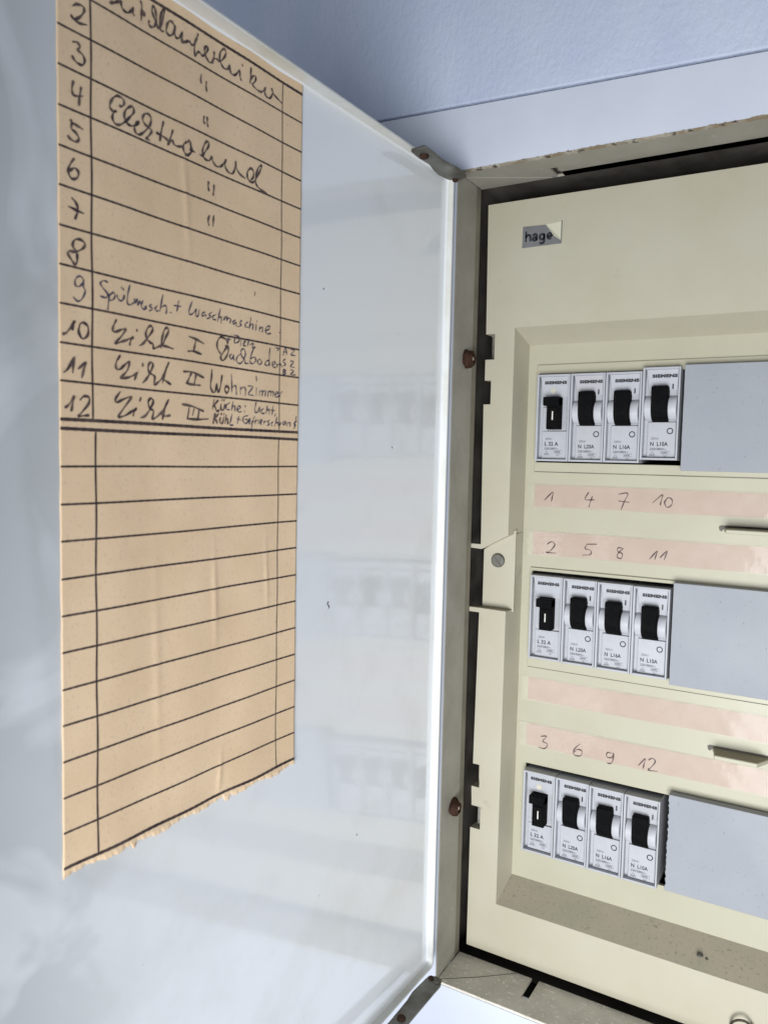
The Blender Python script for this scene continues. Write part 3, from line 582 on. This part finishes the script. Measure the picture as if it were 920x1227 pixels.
# sloping recess walls
def quadslab(a, b, c_, d, n, t=1.2):
    m = MB(); m.v = [a, b, c_, d] + [tuple(q[i] + n[i] * t for i in range(3)) for q in (a, b, c_, d)]
    m.f = [(0,1,2,3), (7,6,5,4), (0,4,5,1), (1,5,6,2), (2,6,7,3), (3,7,4,0)]; return m
e = 0.02
part('recess_wall', quadslab((RO[0]-e, YP + 0.02, RO[3]), (RI[0], 0.6, RI[3]), (RI[0], 0.6, -82.8), (RO[0]-e, YP + 0.02, -84.2), (-1, 0, 0)), 'cream')
part('recess_wall', quadslab((RO[0]-e, YP + 0.02, -124.4), (RI[0], 0.6, -124.4), (RI[0], 0.6, RI[2]), (RO[0]-e, YP + 0.02, RO[2]), (-1, 0, 0)), 'cream')
part('recess_wall', quadslab((RI[0] - 1.2, -8.8, -84), (RI[0], 0.6, -82.8), (RI[0], 0.6, -124.4), (RI[0] - 1.2, -8.8, -124.4), (-1, 0, 0)), 'cream')
part('recess_wall', quadslab((RO[0], YP + 0.02, RO[3]+e), (RO[1], YP + 0.02, RO[3]+e), (RI[1], 0.6, RI[3]), (RI[0], 0.6, RI[3]), (0, 0, 1)), 'cream')
part('recess_ledge', quadslab((RO[0], YP + 0.02, RO[2]-e), (RO[1], YP + 0.02, RO[2]-e), (RI[1], 0.6, RI[2]), (RI[0], 0.6, RI[2]), (0, 0, -1)), 'dust')
part('recess_wall', quadslab((RO[1]+e, YP + 0.02, RO[3]), (RI[1], 0.6, RI[3]), (RI[1], 0.6, RI[2]), (RO[1]+e, YP + 0.02, RO[2]), (1, 0, 0)), 'cream')
# set-back latch plate with its screw
part('latch_plate', MB().prism([(-25.5, -93.2), (-7.6, -81.5), (-7.6, -125.2), (-25.5, -125.2)], F2(-9.2), F2(-7.9)), 'cream')
part('dust_ledge', MB().prism([(-30.2, -14.6), (-30.2, -9), (-8.2, -9), (RO[0] - .3, -14.6)], lambda p: (p[0], p[1], -124.17), lambda p: (p[0], p[1], -124.05)), 'dust')
sc = MB().cyl((-17.1, -9.2, -98.4), 3.9, 'y', -1.6, 32, 3.5)
scr = part('cover_screw', sc, 'steel', bevel=0.4)
rz = math.radians(-48)
d1 = (math.cos(rz), math.sin(rz)); d2 = (-d1[1], d1[0])
part('screw_slot', MB().prism([(-17.1 + d1[0]*s1*3.4 + d2[0]*s2*0.45, -98.4 + d1[1]*s1*3.4 + d2[1]*s2*0.45) for s1, s2 in ((-1,-1),(1,-1),(1,1),(-1,1))],
     F2(-10.83), F2(-10.6)), 'dark', parent=scr).location = (0, 0, 0)
part('metal_clip', MB().box(-23.6, -21.4, -11.5, -6, 8.6, 19.8), 'bright', bevel=0.2)
part('metal_clip', MB().box(-23.6, -21.4, -11.5, -6, -245.0, -235.2), 'bright', bevel=0.2)

# ---------------- inner plate with three cut-outs
ROWZ = [0.0, -104.9, -211.0]; PIT = 17.8
cuts = [(-1.0, 214.6, z - 45.4, z + t_) for z, t_ in zip(ROWZ, (0.8, 1.6, 1.8))]
pl = MB().grid_plate((RI[0] - 1, RI[1] + 1), (RI[2] - 1, RI[3] + 1), cuts, 0, 2.0)
part('inner_plate', pl, 'plate')
# raised borders around the cut-outs (first two rows show them clearly)
for i, z in enumerate(ROWZ):
    if i == 2: break
    up, dn = ((5.6, -50.2), (3.4, -50.6), (1.9, -50.0))[i]
    g = MB().grid_plate((-1.9, 216), (z + dn, z + up), [cuts[i]], -1.1, -0.03)
    part('cutout_border', g, 'plate', bevel=0.35)
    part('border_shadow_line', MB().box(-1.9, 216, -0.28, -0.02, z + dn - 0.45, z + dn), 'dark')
GD = -11.0
# curled grip tabs between the rows
for zt in (-74.3, -180.9):
    t_ = MB().prism([(92.4, 0.5), (93.2, -1.5), (94.8, GD), (113.2, GD), (118.6, 0.5)], lambda p: (p[0], p[1], zt), lambda p: (p[0], p[1], zt - 1.9))
    part('grip_tab', t_, 'plate', bevel=0.3)
    part('grip_tab_dust', MB().prism([(92.7, -.1), (93.4, -1.6), (95.1, GD + .4), (113.0, GD + .4), (118.0, -.1)], lambda p: (p[0], p[1], zt + 0.03), lambda p: (p[0], p[1], zt + 0.12)), 'dust')
    part('grip_slot', MB().prism([(90.2, zt + .4), (91.2, zt + 1.1), (119.6, zt + 1.1), (119.6, zt), (93, zt), (91.6, zt - 1.9), (90.6, zt - 1.3)], F2(-0.06), F2(-0.02)), 'dark')

# ---------------- nameplate with peeled corner
npz = part('nameplate', MB().prism([(-7.0, 73.6), (4.9, 73.2), (13.3, 64.6), (13.2, 63.2), (-7.2, 63.1)], F2(-15.35), F2(-15.02)), 'badge')
lt = MB()
def arc(cx, cz, rx, rz_, a0, a1, n=14): return [(cx + rx * math.cos(math.radians(a0 + (a1 - a0) * i / n)), cz + rz_ * math.sin(math.radians(a0 + (a1 - a0) * i / n))) for i in range(n + 1)]
for q in ([(-5.2, 65.9), (-5.2, 71.1)], [(-5.2, 67.9)] + arc(-4.0, 68.1, 1.15, 1.05, 170, 0) + [(-2.85, 65.9)],
          arc(-0.6, 68.3, 1.05, 0.85, 165, 0) + [(0.5, 66.0)], arc(-0.65, 66.9, 0.95, 0.75, 20, 380),
          arc(3.2, 67.5, 1.15, 1.3, 0, 360), [(4.4, 69.0), (4.4, 65.6)] + arc(3.2, 65.2, 1.15, 0.85, 0, -160),
          [(6.0, 67.4), (8.3, 67.4)] + arc(7.15, 67.5, 1.15, 1.3, 0, 315)):
    ribbon(lt, q, 1.25, lambda p: (p[0], -15.4, p[1]), False, 0)
part('lettering', lt.me(fix=False), 'print', parent=npz)
lt = MB()      # the last letter is cut by the peel
lt.prism([(10.6, 65.9), (10.6, 67.0), (11.5, 66.2), (11.4, 65.9)], F2(-15.4), F2(-15.38))
part('lettering', lt.me(), 'print', parent=npz)
pf = MB(); pf.v = [(4.9, -15.4, 73.2), (13.6, -15.36, 64.2), (9.6, -15.95, 67.0), (7.6, -16.0, 69.8)]; pf.f = [(0, 1, 2), (0, 2, 3)]
part('peeled_corner', pf.me(fix=False), 'tape', parent=npz)
fm = MB(); fm.v = [(4.9, -15.06, 73.3), (12.9, -15.06, 74.0), (13.5, -15.06, 64.2)]; fm.f = [(0, 1, 2)]
part('adhesive_film', fm.me(fix=False), 'tape', parent=npz)
part('film_edge', MB().box(13.05, 13.3, -15.5, -15.02, 64.5, 74.2), 'finep', parent=npz)

# ================================================================== DOOR (a part of the cabinet)
ang = math.radians(87.79)
DN = Vector((math.sin(ang), -math.cos(ang), 0)); DD = Vector((-math.cos(ang), -math.sin(ang), 0)); DO = Vector((-30.5, 0, 0))
def dp(u, z, o=0.0):
    q = DO + DD * u + DN * o; return (q.x, q.y, z)
U0, U1, DZ0, DZ1 = 52.0, 352.0, -305.5, 90.6
def rr(u0, u1, z0, z1, r, n=5):
    out = []
    for cx, cz, a0 in ((u1 - r, z1 - r, 0), (u0 + r, z1 - r, 90), (u0 + r, z0 + r, 180), (u1 - r, z0 + r, 270)):
        for i in range(n + 1):
            q = math.radians(a0 + 90 * i / n); out.append((cx + r * math.cos(q), cz + r * math.sin(q)))
    return out
def hgt(u): 
    t = max(0, min(1, (u - U0) / 22)); t = t*t*(3-2*t); return 3.4 + 4.8 * t
loops = []
for ins, h, hm in ((1.3, 0, 0), (0.8, 0.12, 0), (0.4, 0.4, 0), (0.12, 0.8, 0), (0.0, 1.3, 0), (0.0, 0, 1.0), (-0.35, 0.35, 1.0), (-0.9, 0.35, 1.0), (-1.3, 0, 1.0), (-1.3, -1.6, 0)):
    loops.append([(a_, c_, h + hm * hgt(a_)) for a_, c_ in rr(U0 + ins, U1 - ins, DZ0 + ins, DZ1 - ins, 2.0 if ins > 0 else 2.4)])
dv = []; df = []; nl = len(loops[0])
for lp in loops: dv += [dp(a_, c_, h) for a_, c_, h in lp]
for j in range(len(loops) - 1):
    for i in range(nl): df.append((j*nl+i, j*nl+(i+1) % nl, (j+1)*nl+(i+1) % nl, (j+1)*nl+i))
df.append(tuple(range(nl))[::-1]); df.append(tuple((len(loops)-1)*nl + i for i in range(nl)))
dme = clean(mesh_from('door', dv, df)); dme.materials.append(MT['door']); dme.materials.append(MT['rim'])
for pg in dme.polygons:
    if ((pg.center / S) - DO).dot(DN) > 1.0: pg.material_index = 1
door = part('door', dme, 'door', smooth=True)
for cu_, cz_, L_ in ((141.5, -104.5, 1.5), (118, -210, 0.3), (96, -40, 0.3), (148, 20, 0.25)):
    cm = MB(); ribbon(cm, [(cu_, cz_ + L_), (cu_ + 0.5 * L_, cz_ + 0.2 * L_), (cu_ - 0.3 * L_, cz_ - 0.3 * L_), (cu_ + 0.1, cz_ - L_)], 0.5, lambda p: dp(p[0], p[1], 0.05))
    part('paint_chip', cm.me(fix=False), 'rust', parent=door)
# hinge straps under the top flange and on the bottom flange
top = [(-29.8, -92.9), (-22.3, -94.4), (-21.9, -89.7), (-22.4, -76), (-20.9, -66), (-20.2, -58.5), (-21.4, -53.4), (-26.1, -50.9), (-30.6, -53.8), (-31.9, -62), (-31.4, -68), (-29.6, -76), (-30.4, -85)]
def zstrap(pts, z, t): return MB().prism(pts, lambda p: (p[0], p[1], z), lambda p: (p[0], p[1], z - t))
st = part('hinge_strap', zstrap(top, 89.9, 1.3), 'steel', parent=door, bevel=0.3)
for (x, y, r) in ((-26.7, -86.4, 2.3), (-27.2, -53.5, 1.5)):
    part('strap_screw', MB().cyl((x, y, 88.6), r, 'z', -1.1, 20, r * 0.8), 'rust', parent=door, bevel=0.2)
bot = [(-26.5, -120), (-25.9, -100.3), (-25.9, -84.6), (-26.6, -78), (-25.6, -66), (-25.2, -63.2), (-22, -61.4), (-18.4, -62.0), (-17.0, -66.4), (-17.3, -72), (-17.9, -94.5), (-18, -120)]
part('hinge_strap', zstrap(bot, -303.2, 1.3), 'steel', parent=door, bevel=0.3)
for (x, y, r) in ((-22.1, -96.7, 2.2), (-23.1, -64.6, 1.5), (-19.2, -65.9, 0.9)):
    part('strap_screw', MB().cyl((x, y, -303.2), r, 'z', 1.0, 20, r * 0.8), 'dark' if r < 1 else 'rust', parent=door, bevel=0.2)

# ================================================================== CIRCUIT LIST ON THE DOOR
sheet = empty('circuit_list', dp(212, -163.4, 0), 'torn tan ruled paper list with handwritten circuits, stuck inside the open door', 'paper list')
def wav(u, z):
    return 0.32 + 1.1 * math.exp(-((z + 163.5) / 4.5)) * (0.5 + 0.5 * math.sin(u * 0.11 + 1)) * (z < -120) + 0.10 * math.sin(u * 0.21 + 0.6 * math.sin(z * 0.05)) + 0.08 * math.sin(z * 0.043 + 1) \
        + 0.28 * math.exp(-((u - 208 - 0.03 * z) / 1.1) ** 2) * math.exp(-((z + 92) / 14) ** 2) \
        + 0.24 * math.exp(-((u - 184 - 0.05 * z) / 0.9) ** 2) * math.exp(-((z + 88) / 11) ** 2) \
        + 0.30 * math.exp(-((u - 203 + 0.1 * z + 16) / 1.0) ** 2) * math.exp(-((z + 154) / 6) ** 2) \
        + 0.22 * math.exp(-((u - 216 - 0.08 * z) / 1.2) ** 2) * math.exp(-((z - 35) / 16) ** 2) \
        + 0.16 * math.exp(-((u - 232 - 0.02 * z) / 1.5) ** 2) * math.exp(-((z + 110) / 30) ** 2)
PU0, PU1 = 162.7, 263.0
def top_edge(u): return 92.0 + 0.9 * math.sin(u * 0.12) + 0.55 * math.sin(u * 1.9) * math.sin(u * 0.7) + 0.3 * math.sin(u * 4.1)
def bot_edge(u): return -163.3 + 0.5 * math.sin(u * 0.35) + 0.35 * math.sin(u * 2.3) * math.sin(u * 0.9) - (1.3 if 198 < u < 200 else 0) - (1.2 if 238.5 < u < 240 else 0)
def psheet(NU, NZ, lift):
    v = []; f = []
    for i in range(NU + 1):
        u = PU0 + (PU1 - PU0) * i / NU
        zt, zb = top_edge(u), bot_edge(u)
        for j in range(NZ + 1):
            z = zb + (zt - zb) * j / NZ
            uu = u + (0.1 * math.sin(z * 0.4) * math.sin(z * 0.09) if i in (0, NU) else 0)
            v.append(dp(uu, z, wav(u, z) + lift))
    for i in range(NU):
        for j in range(NZ): k = i * (NZ + 1) + j; f.append((k, k + 1, k + NZ + 2, k + NZ + 1))
    return v, f
v, f = psheet(170, 150, 0)
pm = mesh_from('paper', v, f)
po = part('paper_sheet', pm, 'paper', parent=sheet, smooth=True)
so = po.modifiers.new('thick', 'SOLIDIFY'); so.thickness = 0.22 * S; so.offset = -1 if (pm.polygons[0].normal.x > 0) else 1
def on_paper(lift=0.06): return lambda p: dp(p[0], p[1], wav(p[0], p[1]) + lift)
KU = (252.9, 174.0)
def hline(u0, u1, z, w, wob=0.0):
    n = 280; return [(u0 + (u1 - u0) * i / n, z + wob * math.sin(i * 0.075) + 0.08 * math.sin(i * 0.028 + z)) for i in range(n + 1)]
ZA = lambda n: 86.66 - 10.21 * n
ZC = lambda m_: -38.4 - 10.225 * m_
for n in range(0, 13):
    ln = MB(); ribbon(ln, hline(PU0 + .1, PU1 - .1, ZA(n), 0), 0.95 if n in (0, 12) else 0.6, on_paper(), False, 0.08)
    part('ruled_line', ln.me(fix=False), 'ink', parent=sheet)
for n in range(0, 13):
    ln = MB(); ribbon(ln, hline(PU0 + .1, PU1 - .1, ZC(n), 0, 0.15 if n == 12 else 0), 0.95 if n in (0, 12) else 0.6, on_paper(), False, 0.08)
    part('ruled_line', ln.me(fix=False), 'ink', parent=sheet)
for k, u in enumerate((252.9, 173.6)):
    for za, zb_ in ((86.6, ZA(12)), (ZC(0), ZC(12))):
        uu = u if zb_ > -60 else u - (1.0 if k == 0 else -0.0)
        pts_ = [(uu + 0.12 * math.sin(i * 0.3), za + (zb_ - za) * i / 80) for i in range(81)]
        vl = MB(); ribbon(vl, pts_, 0.58 if k == 0 else 0.4, on_paper(0.09), False, 0.08)
        part('column_line', vl.me(fix=False), 'ink', parent=sheet)
# sheet fold between the two forms
fl = MB(); ribbon(fl, hline(PU0 + .3, PU1 - .3, -36.6, 0), 0.18, on_paper(0.05), False, 0.9)
part('fold_line', fl.me(fix=False), 'paper', parent=sheet)
hw = MB(); hb = MB()
for st_ in LIST_STROKES:
    pts_ = [(st_[i], st_[i + 1]) for i in range(0, len(st_), 2)]
    a0, a1 = Vector(pts_[0]), Vector(pts_[-1])
    if len(pts_) < 4 and (a1 - a0).length < 0.8:      # dots of the pen
        dv_ = (a1 - a0).normalized() if (a1 - a0).length > 1e-4 else Vector((0, -1)); c_ = (a0 + a1) / 2
        pts_ = [tuple(c_ - dv_ * 0.4), tuple(c_ + dv_ * 0.4)]
    cz = sum(p_[1] for p_ in pts_) / len(pts_); cu = sum(p_[0] for p_ in pts_) / len(pts_)
    small = (-2 > cz > -40 and cu < 200) or (8 > cz > -6)
    ribbon(hb if small else hw, pts_, 0.4 if small else 0.62, on_paper(0.13))
part('handwriting', hw.me(fix=False), 'pen', parent=sheet)
part('handwriting', hb.me(fix=False), 'pen2', parent=sheet)

# ================================================================== LABEL STRIPS
sg = 'paper number strips stuck between the breaker rows'
strip_z = [(-57.3, -68.8), (-82.2, -94.6), (-161.6, -173.9), (-186.9, -199.2)]
strip_l = ['pink paper strip numbered 1 4 7 10, below the top row of breakers',
           'pink paper strip numbered 2 5 8 11, just above the middle row of breakers',
           'blank pink paper strip without numbers, below the middle row of breakers',
           'pink paper strip numbered 3 6 9 12, just above the bottom row of breakers']
strips = []
for (z1, z0), lb in zip(strip_z, strip_l):
    o = empty('label_strip', (106, 0, z0), lb, 'label strip', sg)
    mbx = MB(); x0, x1 = -1.3, 213.0
    n = 80; v = []; f = []
    for i in range(n + 1):
        x = x0 + (x1 - x0) * i / n
        for j in range(5):
            z = z0 + (z1 - z0) * j / 4 - 0.002 * x * 0 + 0.1 * math.sin(x * 0.07 + z1)
            v.append((x, -0.16 - 0.05 * math.sin(x * 0.5 + j * 1.7) - 0.05 * rnd.random(), z))
    for i in range(n):
        for j in range(4): k = i * 5 + j; f.append((k, k + 5, k + 6, k + 1))
    so_ = part('strip_paper', mesh_from('s', v, f), 'strip', parent=o, smooth=True)
    part('clear_tape', MB().box(-6.4, 213.4, -0.10, -0.03, z0 - 0.5, z1 + 0.5), 'cleartape', parent=o)
    strips.append(o)
bins = [MB(), MB(), None, MB()]
for st_ in STRIP_STROKES:
    pts_ = [(st_[i], st_[i + 1]) for i in range(0, len(st_), 2)]; cz = pts_[0][1]
    k = 0 if cz > -75 else 1 if cz > -120 else 3
    ribbon(bins[k], pts_, 0.5, lambda p: (p[0], -0.34, p[1]))
for k in (0, 1, 3): part('handwriting', bins[k].me(fix=False), 'pen', parent=strips[k])

# ================================================================== BREAKERS
W = 17.5; HH = 44.7
mesh_cache = {}
def body_mesh(kind):
    m = MB()
    m.box(0, W, -2.2, 30, -HH, 0)                                 # core
    m.box(0, 1.1, -6, -2.1, -HH, 0); m.box(W - 0.9, W, -6, -2.1, -HH, 0)      # cheeks
    m.box(1.08, W - 0.88, -5.9, -2.1, -1.1, -0.02); m.box(1.08, W - 0.88, -5.8, -2.1, -HH + 0.02, -HH + 1.1)
    return m.me()
def flap_mesh(kind):
    zt, zb = -1.1, (-11.6 if kind == 1 else -11.2)
    m = MB(); x0, x1 = 2.1, W - 1.2
    m.v = [(x0 - .6, -4.6, zt), (x1, -4.6, zt), (x1 - 0.4, -3.3, zb), (x0 + 0.6, -3.3, zb), (x0 - .6, -2, zt), (x1, -2, zt), (x1 - 0.4, -2, zb), (x0 + .6, -2, zb)]
    m.f = [(0, 1, 2, 3), (7, 6, 5, 4), (0, 4, 5, 1), (1, 5, 6, 2), (2, 6, 7, 3), (3, 7, 4, 0)]
    return m.me()
def lower_mesh(kind):
    return MB().box(2.9, W - 1.5, -3.5, -2.1, -43.4, -26.4 if kind == 2 else -29.2).me()
def side_mesh():
    return MB().box(2.9, 5.6, -3.5, -2.1, -29.0, -16.8).me()
def hub_mesh():
    m = MB(); m.cyl((1.3, -0.9, -19.6), 6.1, 'x', 3.4, 40); m.cyl((12.3, -0.9, -19.6), 6.1, 'x', 3.9, 40); return m.me()
def toggle_mesh(kind):
    m = MB()
    if kind == 2:
        cz, cy, r = -19.4, -0.9, 7.4; pr = []
        for i in range(15):
            q = math.radians(-62 + i * 4.6)       # arc, from the bottom round to the top
            pr.append((cy - r * math.cos(q), cz + r * math.sin(q)))
        pr += [(-8.45, -16.0), (-8.6, -12.5), (-8.6, -10.2), (-8.1, -9.2), (-4.0, -9.4), (-2.4, -10.5), (-2.4, -26.6)]
        m.prism(pr, lambda p: (4.7, p[0], p[1]), lambda p: (12.3, p[0], p[1]))
    else:
        m.box(6.4, 12.9, -8.6, -2.2, -28.3, -12.0)
        m.box(4.6, 12.9, -9.4, -2.3, -16.2, -11.8)
        m.box(7.4, 12.2, -9.2, -8.5, -27.3, -17)
    return m.me()
def vde(m, x, z, y, s):
    def L_(pts, w=0.16): ribbon(m, [(x + a * s, z + b * s) for a, b in pts], w * s, lambda p: (p[0], y, p[1]), False, 0)
    L_([(0, 0), (0.5, .45), (0.8, .9), (1.1, 1.5), (1.5, 2.0), (1.9, 1.5), (2.2, .9), (2.5, .45), (3, 0), (2, -.1), (1, -.1), (0, 0)])
    L_([(0.55, .25), (.85, .75), (1.1, .25)]); L_([(1.2, .25), (1.2, .8), (1.6, .7), (1.7, .4), (1.2, .25)]); L_([(2.3, .3), (1.9, .3), (1.9, .8), (2.3, .8)]); L_([(1.9, .55), (2.2, .55)])
def print_mesh(kind, amp):
    big = MB(); fine = MB(); rate = MB(); on = MB(); offm = MB(); y1 = -3.56
    zs_ = -4.6
    ys = -4.6 + (4.6 - 3.3) * ((-zs_ - 1.1) / 10.2) - 0.22
    add_text(big, 'SIEMENS', 3.7 if kind == 1 else 4.2, zs_ - 0.3, 2.05, ys, 1.42, 0.13, 1.08)
    if kind == 2:
        on.box(13.6, 14.1, -4.2, -3.6, -10.6, -8.2)
        n = 20; R1, R2 = 1.55, 1.05; cx, cz = 13.3, -30.6; k = 0
        for i in range(n):
            q = 2 * math.pi * i / n
            offm.v += [(cx + R1 * math.cos(q), y1, cz + R1 * math.sin(q)), (cx + R2 * math.cos(q), y1, cz + R2 * math.sin(q))]
        for i in range(n): a_ = k + 2 * i; b_ = k + 2 * ((i + 1) % n); offm.f.append((a_, b_, b_ + 1, a_ + 1))
    zt = 0 if kind == 1 else -1.2
    add_text(fine, '5SN1', 4.6, -33.6 + zt, 1.5, y1, 1.15, 0.01)
    add_text(rate, ('L ' if kind == 1 else 'N  L') + amp + (' A' if kind == 1 else 'A'), 4.2, -36.6 + zt, 2.7, y1, 1.0 if kind == 1 else 0.88, 0.07)
    add_text(fine, '220/380V~', 4.2, -38.7 + zt, 1.55, y1, 1.1, 0.03)
    vde(fine, 4.0, -41.4 + zt, y1, 1.0)
    fx, fz = 9.4, -41.2 + zt
    for q in ([(0, .7), (4.2, .7), (4.2, 2.1), (0, 2.1), (0, .7)], [(1.3, .7), (1.3, -.6), (2.9, -.6), (2.9, .7)]):
        ribbon(fine, [(fx + a, fz + b_) for a, b_ in q], 0.14, lambda p: (p[0], y1, p[1]), False, 0)
    add_text(fine, '6000', fx + 0.35, fz + 0.95, 1.25, y1, 1.15, 0.02); add_text(fine, '3', fx + 1.75, fz - 0.45, 1.1, y1, 1, 0.02)
    return [('lettering', big.me(fix=False), 'print'), ('rating_print', rate.me(fix=False), 'print'), ('fine_print', fine.me(fix=False), 'finep')] + \
        ([('on_mark', on.me(fix=False), 'print'), ('off_mark', offm.me(fix=False), 'print')] if kind == 2 else [])
MC = {}
def get(key, fn):
    if key not in MC: MC[key] = fn()
    return MC[key]
amps = ['32', '20', '16', '10']
rown = ['top row', 'middle row', 'bottom row']
circ = [[1, 4, 7, 10], [2, 5, 8, 11], [3, 6, 9, 12]]
place = ['leftmost in', 'second from left in', 'third from left in', 'rightmost in']
mark = ['wide black switch and a pale dot', 'black rocker marked L20A', 'black rocker marked L16A', 'black rocker marked L10A']
for r, z in enumerate(ROWZ):
    for c in range(4):
        kind = 1 if c == 0 else 2
        zz = z + (1.7 if (r == 0 and c == 3) else 0) - (0.5 * c / 3 if r else 0)
        yy = 0.0 if not (r == 2) else 0.2 * (c % 2)
        dotless = (c == 0 and r == 1)
        what = ('wide black switch and no dot' if dotless else mark[c])
        o = empty('circuit_breaker', (c * PIT, yy, zz), 'grey breaker with %s, %s the %s' % (what, place[c], rown[r]), 'circuit breaker', 'circuit breakers in three rows')
        def P(nm, me, mt, **k): 
            q = link(nm, me, mt, o, **k); return q
        P('housing', get(('b', kind), lambda: body_mesh(kind)), 'mcb', bevel=0.22)
        P('upper_flap', get(('f', kind), lambda: flap_mesh(kind)), 'mcb', bevel=0.15)
        P('lower_plate', get(('l', kind), lambda: lower_mesh(kind)), 'mcb', bevel=0.15)
        if kind == 1: P('side_step', get('ss', side_mesh), 'mcb', bevel=0.15)
        else: P('hub', get('hub', hub_mesh), 'hub', bevel=0.3)
        tg = P('toggle', get(('t', kind), lambda: toggle_mesh(kind)), 'black', bevel=0.45)
        if kind == 1:
            P('switch_mark', get('sm', lambda: MB().box(9.6, 10.2, -9.36, -9.1, -23.6, -19.2).me()), 'speck')
            if not dotless: P('indicator_dot', get('dt', lambda: MB().cyl((8.3, -3.4, -8.4), 1.5, 'y', -0.55, 20).me()), 'dot')
        for nm_, me_, mt_ in get(('p', c), lambda: print_mesh(kind, amps[c])): P(nm_, me_, mt_)

# ================================================================== BLANK COVERS
bl = ['lilac grey blank cover plate beside the top row of breakers', 'lilac grey blank cover plate beside the middle row of breakers',
      'lilac grey blank cover plate with a chipped left edge, beside the bottom row']
bz = [(2.3, -47.9), (-101.9, -152.0), (-206.4, -255.2)]
for r, (z1, z0) in enumerate(bz):
    x0 = (72.6, 72.2, 74.8)[r]
    o = empty('blank_cover', (x0, 0, z0), bl[r], 'blank cover', 'blank covers filling the breaker rows')
    # eight snap-off modules in one moulded strip
    edge = []
    zz = z0
    if r == 2:
        while zz < z1: edge.append((x0 + rnd.random() * 0.7 - .2, zz)); zz += 1.2
    else:
        while zz < z1: edge.append((x0 + rnd.random() * 0.12, zz)); zz += 4
    outl = [(213.6, z1), (213.6, z0 - 0.3 * 0)] + edge + [(x0, z1)]
    part('cover_plate', MB().prism(outl, F2(-6.2), F2(-1.2)), 'blank', parent=o, bevel=0.25)
    part('cover_back', MB().box(x0 + 1.2, 212, -1.2, 12, z0 + 3.6, z1 - 3.0), 'dark', parent=o)

# ================================================================== SMALL THINGS
pts_ = catmull([(108.6, -306.0), (109.6, -302.0), (112.2, -299.4), (115.2, -299.0), (117.4, -301.2), (118.6, -304.5)], 6)
v = []; f = []; n = 10
for i, p_ in enumerate(pts_):
    t = (pts_[min(i + 1, len(pts_) - 1)] - pts_[max(0, i - 1)]).normalized(); m_ = Vector((-t.y, t.x)); dpt = -16.2 - 3.0 * math.sin(math.pi * i / (len(pts_) - 1))
    rad = 0.55 if i < len(pts_) * 0.75 else 0.85
    for k in range(n):
        q = 2 * math.pi * k / n
        v.append((p_.x + m_.x * rad * math.cos(q), dpt + rad * math.sin(q), p_.y + m_.y * rad * math.cos(q)))
for i in range(len(pts_) - 1):
    for k in range(n): f.append((i*n+k, i*n+(k+1) % n, (i+1)*n+(k+1) % n, (i+1)*n+k))
wme = clean(mesh_from('w', v, f))
tag(link('seal_wire', wme, 'wire', smooth=True), 'dull brown looped seal wire sticking out of the lower cream cover', 'wire')
def ledge_z(y): # height of the sloping ledge at depth y
    return RO[2] + (RI[2] - RO[2]) * (y - YP) / (0.6 - YP)
def crumb(cx, cy, r, seed, m, base=None):
    rr_ = random.Random(seed); bm = bmesh.new(); bmesh.ops.create_icosphere(bm, subdivisions=2 if r > 1 else 1, radius=r)
    z = (ledge_z(cy) if base is None else base) + r * 0.4
    for vv in bm.verts:
        vv.co *= 1 + 0.3 * (rr_.random() - 0.5); vv.co.z *= 0.6; vv.co += Vector((cx, cy, z))
    k = len(m.v); m.v += [tuple(vv.co) for vv in bm.verts]; bm.verts.index_update(); m.f += [tuple(k + w.index for w in ff.verts) for ff in bm.faces]; bm.free()
m = MB(); crumb(93.0, -9.5, 1.5, 4, m); crumb(96.2, -9.9, 0.8, 9, m)
tag(link('dirt_lump', m.me(fix=False), 'lump', smooth=True), 'small dark grey dirt lump lying on the dusty recess ledge', 'dirt lump')
m = MB()
for i in range(150):
    y = -14.3 + 13.5 * rnd.random(); crumb(-4 + 215 * rnd.random(), y, 0.07 + 0.14 * rnd.random() ** 3, i, m)
for i in range(110): crumb(-28 + 260 * rnd.random(), -43 + 25 * rnd.random(), 0.07 + 0.12 * rnd.random() ** 3, 900 + i, m, ZB)
tag(link('dust_crumbs', m.me(fix=False), 'speck'), 'pale plaster crumbs scattered over the dusty ledges', 'crumbs', kind='stuff')
